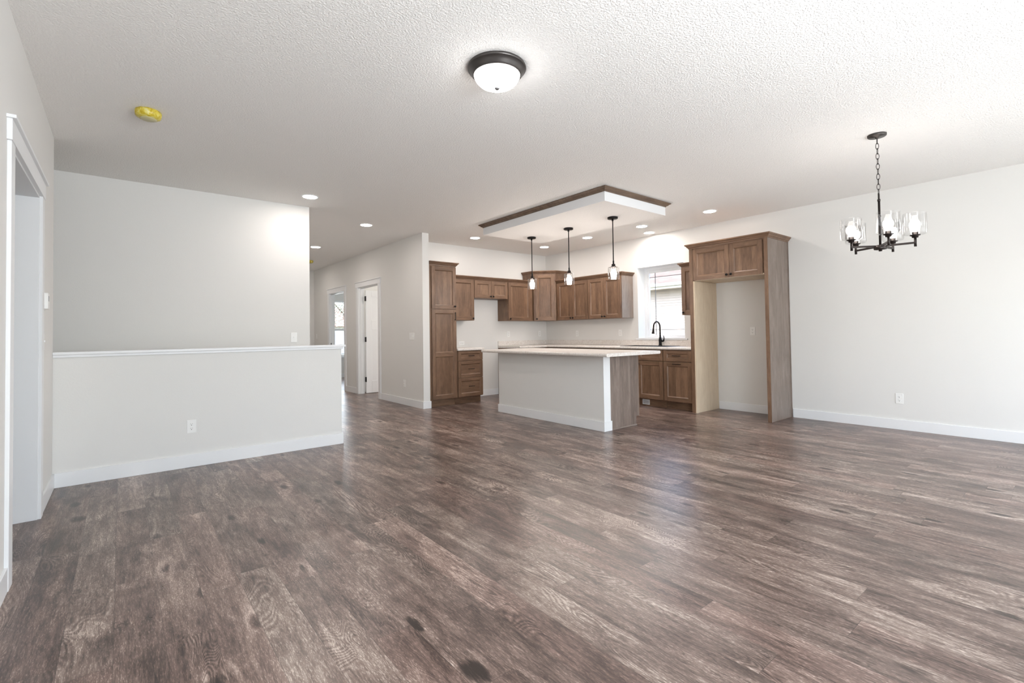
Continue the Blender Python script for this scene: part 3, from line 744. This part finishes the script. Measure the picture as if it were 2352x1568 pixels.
dup(pp, (PX, 5.390, SZ), label='farthest pendant light with clear glass shade, in front of the corner cabinet')

# recessed downlights
cans = [(1.662, 5.662, 'recessed ceiling light nearest the camera, in front of the stair wall'),
        (2.73, 6.661, 'recessed ceiling light at the mouth of the hallway, left of the wall end'),
        (2.685, 8.831, 'recessed ceiling light deep in the hallway beside the stair wall edge'),
        (2.70, 10.95, 'unseen recessed ceiling light added to brighten the far end of the hallway'),  # extra fixture out of view, added to lift the hallway light
        (4.543, 6.535, 'recessed ceiling light above the pantry, left of the dropped box'),
        (6.079, 6.507, 'recessed ceiling light above the corner cabinet, behind the dropped box'),
        (6.078, 5.443, 'recessed ceiling light behind the dropped box between two pendants'),
        (6.106, 4.373, 'recessed ceiling light right of the nearest pendant, farther from the wall'),
        (6.598, 4.586, 'recessed ceiling light close to the wall above the kitchen window'),
        (6.089, 3.281, 'recessed ceiling light in front of the refrigerator cabinet, rightmost of all')]
first = None
for x, y, lb in cans:
    if first is None:
        first = thing('recessed_light', lb, 'downlight', (x, y, Hc), group='recessed ceiling lights')
        MB().lathe([(.095, 0), (.094, -.004), (.078, -.006), (.076, -.0045), (.0755, 0)], 40).build('trim_ring', 'vinyl', first)
        MB().lathe([(.0755, -.001), (.0755, -.0042), (.001, -.0048)], 40).build('lens', 'lens', first)
    else: dup(first, (x, y, Hc), label=lb)

# flush dome
fl = thing('flush_mount_light', 'round flush mount ceiling light with dark ring and glowing white dome', 'ceiling light', (1.735, 2.245, Hc))
MB().lathe([(.172, 0), (.176, -.010), (.170, -.018), (.164, -.020), (.158, -.034), (.146, -.044), (.143, -.052), (.137, -.054), (.134, -.040), (.10, -.02)], 64, caps=False).build('metal_ring', 'bronze2', fl)
MB().lathe([(.137, -.048), (.134, -.062), (.124, -.080), (.106, -.098), (.080, -.112), (.048, -.121), (.020, -.125), (.001, -.1255)], 56, caps=False).build('glass_dome', 'dome', fl)
MB().lathe([(.016, -.122), (.017, -.127), (.012, -.133), (.005, -.138), (.001, -.140)], 24).build('finial', 'nickel', fl)

# chandelier
chx, chy = 4.820, 1.140
ch = thing('chandelier', 'five arm dark metal chandelier with clear glass shades hanging from a chain', 'chandelier', (chx, chy, Hc))
MB().lathe([(.066, 0), (.066, -.012), (.060, -.018), (.014, -.020), (.012, -.030), (.004, -.034)], 40).build('canopy', 'bronze2', ch)
b = MB(); zc = -.030; k = 0
while zc > -.468:
    L_, wd = .052, .011; pts = []
    for q in range(17):
        a = 2*PI*q/16; cu = wd*math.cos(a); cz = zc-L_/2+.0035+(L_/2)*math.sin(a)
        ang = (PI/2 if k % 2 else 0)+.5
        pts.append((cu*math.cos(ang), cu*math.sin(ang), cz))
    b.tube(pts, .0021, 8, caps=False); zc -= .042; k += 1
b.build('chain', 'bronze', ch)
b = MB().box(-.011, -.008, -.004, .004, -.535, -.485).box(.008, .011, -.004, .004, -.535, -.485).box(-.011, .011, -.004, .004, -.489, -.485).lathe([(.011, -.550), (.011, -.533)], 16)
b.build('loop', 'bronze', ch)
MB().lathe([(.0085, -.92), (.0085, -.68), (.012, -.68), (.012, -.668), (.0085, -.668), (.0085, -.548)], 16).build('stem', 'bronze', ch)
MB().lathe([(.001, -.962), (.012, -.960), (.012, -.948), (.042, -.946), (.045, -.940), (.045, -.916), (.040, -.912), (.001, -.912)], 32).build('hub', 'bronze', ch)
AR = .22
for k in range(5):
    a = math.radians(63+72*k); ca, sa = math.cos(a), math.sin(a)
    b = MB()
    hw, zz = .0075, -.920
    # square arm
    p = lambda r_, s_, z_: (r_*ca-s_*sa, r_*sa+s_*ca, z_)
    i0 = len(b.v)
    for r_ in (.03, AR+.006):
        for s_, z_ in ((-hw, zz-hw), (hw, zz-hw), (hw, zz+hw), (-hw, zz+hw)): b.v.append(p(r_, s_, z_))
    b.face([i0+3, i0+2, i0+1, i0]); b.face([i0+4, i0+5, i0+6, i0+7])
    for q in range(4): b.face([i0+q, i0+(q+1) % 4, i0+4+(q+1) % 4, i0+4+q])
    b.lathe([(.009, -.950), (.009, -.875)], 14, (AR*ca, AR*sa, 0))
    arm = b.build('arm', 'bronze', ch)
    c0 = (AR*ca, AR*sa, 0)
    MB().lathe([(.010, -.882), (.020, -.880), (.022, -.868), (.034, -.864), (.034, -.858), (.020, -.856), (.019, -.836), (.012, -.835)], 24, c0).build('socket_cup', 'bronze', arm)
    MB().lathe([(.030, -.857), (.066, -.857), (.073, -.852), (.076, -.842), (.076, -.690), (.074, -.688), (.073, -.690), (.073, -.841), (.066, -.853), (.030, -.853)], 40, c0, caps=False).build('glass_shade', 'shade', arm)
    bulb_mesh((c0[0], c0[1], -.838), 1).build('bulb', 'bulb2', arm)

# smoke alarms
def alarm(loc, rot, label):
    r = thing('smoke_alarm', label, 'smoke alarm', loc, rot, group='yellow covered smoke alarms')
    MB().lathe([(.066, 0), (.071, -.012), (.070, -.026), (.062, -.036), (.046, -.041), (.02, -.043), (.001, -.0435)], 10).build('cover', 'yellow', r)
    MB().lathe([(.044, -.0415), (.040, -.0455), (.001, -.0462)], 14).build('cover_face', 'cover_window', r)
    return r
al = alarm((.142, 4.17, Hc), .3, 'smoke alarm under a yellow plastic dust cover on the ceiling at upper left')
al.scale = (1.12, 1.12, 1.3)
dup(al, (3.06, 10.50, Hc), .8, 'smoke alarm under a yellow dust cover far down the hallway ceiling')

# ------------------------------------------------------------------ outlets, switches, thermostat (local: face toward -y)
def outlet(loc, rot, label, horizontal=False, group='wall outlets'):
    r = thing('wall_outlet', label, 'outlet', loc, rot, group=group)
    W, H_ = (.070, .115)
    def bx(b, x0, x1, y0, y1, z0, z1):
        if horizontal: b.box(-z1, -z0, y0, y1, x0, x1)
        else: b.box(x0, x1, y0, y1, z0, z1)
    b = MB(); bx(b, -W/2, W/2, -.005, 0, -H_/2, H_/2); b.build('cover_plate', 'plate', r, bevel=.0018)
    for s_ in (-1, 1):
        b = MB()
        zc = s_*.0195
        n = 20; pts = []
        for q in range(n):
            a = 2*PI*q/n; px = max(-.0165, min(.0165, .0175*math.cos(a))); pz = .0145*math.sin(a)
            pts.append((px, pz))
        i0 = len(b.v)
        for yy in (-.0068, -.005):
            for px, pz in pts:
                b.v.append((-(pz+zc), yy, px) if horizontal else (px, yy, pz+zc))
        b.face([i0+q for q in range(n)]); 
        for q in range(n): b.face([i0+q, i0+(q+1) % n, i0+n+(q+1) % n, i0+n+q])
        so = b.build('socket', 'plate', r)
        b = MB(); bx(b, -.0075, -.0055, -.0074, -.0066, zc+.000, zc+.008); bx(b, .0055, .0075, -.0074, -.0066, zc+.001, zc+.0075); bx(b, -.0028, .0028, -.0074, -.0066, zc-.010, zc-.0045)
        b.build('slots', 'slot', so)
    return r
outlet((.489, Yw+.004, .360), 0, 'white duplex outlet low on the half wall')
outlet((Xr, 1.486, .349), RM90, 'white duplex outlet low on the dining wall at right')
outlet((Xr, 3.098, 1.134), RM90, 'white outlet on the wall inside the refrigerator alcove')
outlet((Xr, 6.429, 1.127), RM90, 'white outlet on the right kitchen wall, nearer the corner')
outlet((Xr, 5.394, 1.131), RM90, 'white outlet on the right kitchen wall, just left of the window')
outlet((5.829, Yk, 1.135), 0, 'white outlet on the kitchen wall above the counter end by the range gap')
outlet((6.644, Yk, 1.134), 0, 'white outlet on the kitchen wall under the corner cabinet')
outlet((4.748, Yk, .985), 0, 'white horizontal outlet just above the short countertop beside the pantry', True)
outlet((Xh, 7.315, .351), RM90, 'white outlet low on the hallway wall near its end')
def switch(loc, rot, label, gangs=1):
    r = thing('light_switch', label, 'light switch', loc, rot, group='light switches')
    W = .070+.046*(gangs-1)
    MB().box(-W/2, W/2, -.005, 0, -.0575, .0575).build('cover_plate', 'plate', r, bevel=.0018)
    for k in range(gangs):
        xc = (k-(gangs-1)/2)*.046
        MB().box(xc-.005, xc+.005, -.0125, -.005, -.002, .010).box(xc-.0055, xc+.0055, -.0056, -.0048, -.012, .012).build('toggle', 'plate', r, bevel=.0008)
    return r
switch((1.608, Yb, 1.140), 0, 'white switch plate on the stair wall just above the half wall cap')
switch((Xh, 7.037, 1.126), RM90, 'white triple switch plate at chest height on the hallway wall near its end', 3)
switch((Xl, 4.565, 1.141), PI/2, 'white switch plate on the left wall under the thermostat', 1)
switch((Xh, 11.90, 1.146), RM90, 'small white switch plate near the far end of the hallway', 1)
th = thing('thermostat', 'white thermostat with ribbed side on the left wall beside the doorway', 'thermostat', (Xl, 4.60, 1.42), PI/2)
MB().box(-.060, .060, -.004, 0, -.062, .062).build('back_plate', 'plate', th, bevel=.002)
MB().box(-.050, .052, -.026, -.004, -.054, .056).build('thermostat_body', 'plate', th, bevel=.004)
MB().box(-.030, .012, -.0268, -.026, .000, .036).build('display', 'nickel', th)
b = MB()
for k in range(8): b.box(.0525, .0545, -.022, -.008, -.040+k*.010, -.035+k*.010)
b.build('vent_ribs', 'slot', th)

# ------------------------------------------------------------------ outside
GZ = -.45
b = MB().box(-30, 60, -40, 60, GZ-.1, GZ)
struct(b.build('ground', 'grass'), 'lawn around the house seen through the windows', 'lawn')
nb = thing('neighbor_house', 'neighbouring house with cream lap siding and shingle roof outside the kitchen window', 'house', (14.5, 9, GZ))
b = MB(); lap = .085; z = 0; TOP = 3.02
while z < TOP:
    i0 = len(b.v)
    b.v += [(-.016, -8, z), (-.016, 8, z), (0, 8, z+lap), (0, -8, z+lap), (-.002, -8, z), (-.002, 8, z)]
    b.face([i0, i0+3, i0+2, i0+1]); b.face([i0, i0+1, i0+5, i0+4]); z += lap
b.build('siding', 'siding', nb)
MB().box(.0, 8, -8, 8, 0, TOP+.1).build('wall', 'siding', nb)
MB().box(-.50, 0, -8.4, 8.4, TOP, TOP+.02).build('soffit', 'siding', nb)
MB().box(-.54, -.50, -8.4, 8.4, TOP-.02, TOP+.16).build('fascia', 'white_out', nb)
MB().box(-.63, -.54, -8.4, 8.4, TOP+.06, TOP+.16).build('gutter', 'white_out', nb, bevel=.01)
b = MB(); i0 = 0
b.v += [(-.58, -8.5, TOP+.165), (-.58, 8.5, TOP+.165), (4.2, 8.5, TOP+1.68), (4.2, -8.5, TOP+1.68), (9, -8.5, TOP+.165), (9, 8.5, TOP+.165)]
b.face([0, 3, 2, 1]); b.face([3, 4, 5, 2]); b.build('roof', 'shingle', nb)

gh = thing('garage', 'white garage with pale red roof seen through the far bedroom window', 'house', (14.6, 42, GZ))
MB().box(-5, 5, 0, 6, 0, 2.5).build('wall', 'white_out', gh)
b = MB(); b.v += [(-5.5, -.5, 2.4), (5.5, -.5, 2.4), (5.5, 3, 4.2), (-5.5, 3, 4.2), (5.5, 6.5, 2.4), (-5.5, 6.5, 2.4)]
b.face([0, 1, 2, 3]); b.face([3, 2, 4, 5]); b.build('roof', 'brick', gh)
b = MB()
for k in range(4): b.box(-1.6, 1.6, -.03, -.001, .05+k*.53, .05+k*.53+.51)
b.build('garage_door', 'vinyl', gh)
tr = thing('tree', 'leafy green tree outside the far bedroom window', 'tree', (8.75, 21.5, GZ))
MB().tube([(0, 0, 0), (.05, .02, 1.0), (-.02, 0, 1.8), (.05, .1, 3.2)], [.14, .11, .09, .04], 10).tube([(0, 0, 1.6), (-.8, .2, 2.4), (-1.3, .3, 3.0)], [.06, .04, .02], 8).tube([(0, 0, 1.7), (.8, -.2, 2.5), (1.2, -.3, 3.1)], [.06, .04, .02], 8).build('trunk', 'bark', tr)
b = MB(); rnd = random.Random(3)
for k in range(9000):
    a = rnd.uniform(0, 2*PI); ph = math.acos(rnd.uniform(-1, 1)); rr = rnd.uniform(.2, 1)**.5
    c0 = Vector((1.9*rr*math.sin(ph)*math.cos(a), 1.6*rr*math.sin(ph)*math.sin(a), 3.25+1.75*rr*math.cos(ph)))
    u = Vector((rnd.gauss(0, 1), rnd.gauss(0, 1), rnd.gauss(0, 1))).normalized(); v = u.orthogonal().normalized(); s_ = rnd.uniform(.028, .055)
    i0 = len(b.v); b.v += [tuple(c0-u*s_), tuple(c0+v*s_*.5), tuple(c0+u*s_), tuple(c0-v*s_*.5)]; b.face([i0, i0+1, i0+2, i0+3])
fo = b.build('foliage', 'leaf', tr); fo['kind'] = 'stuff'
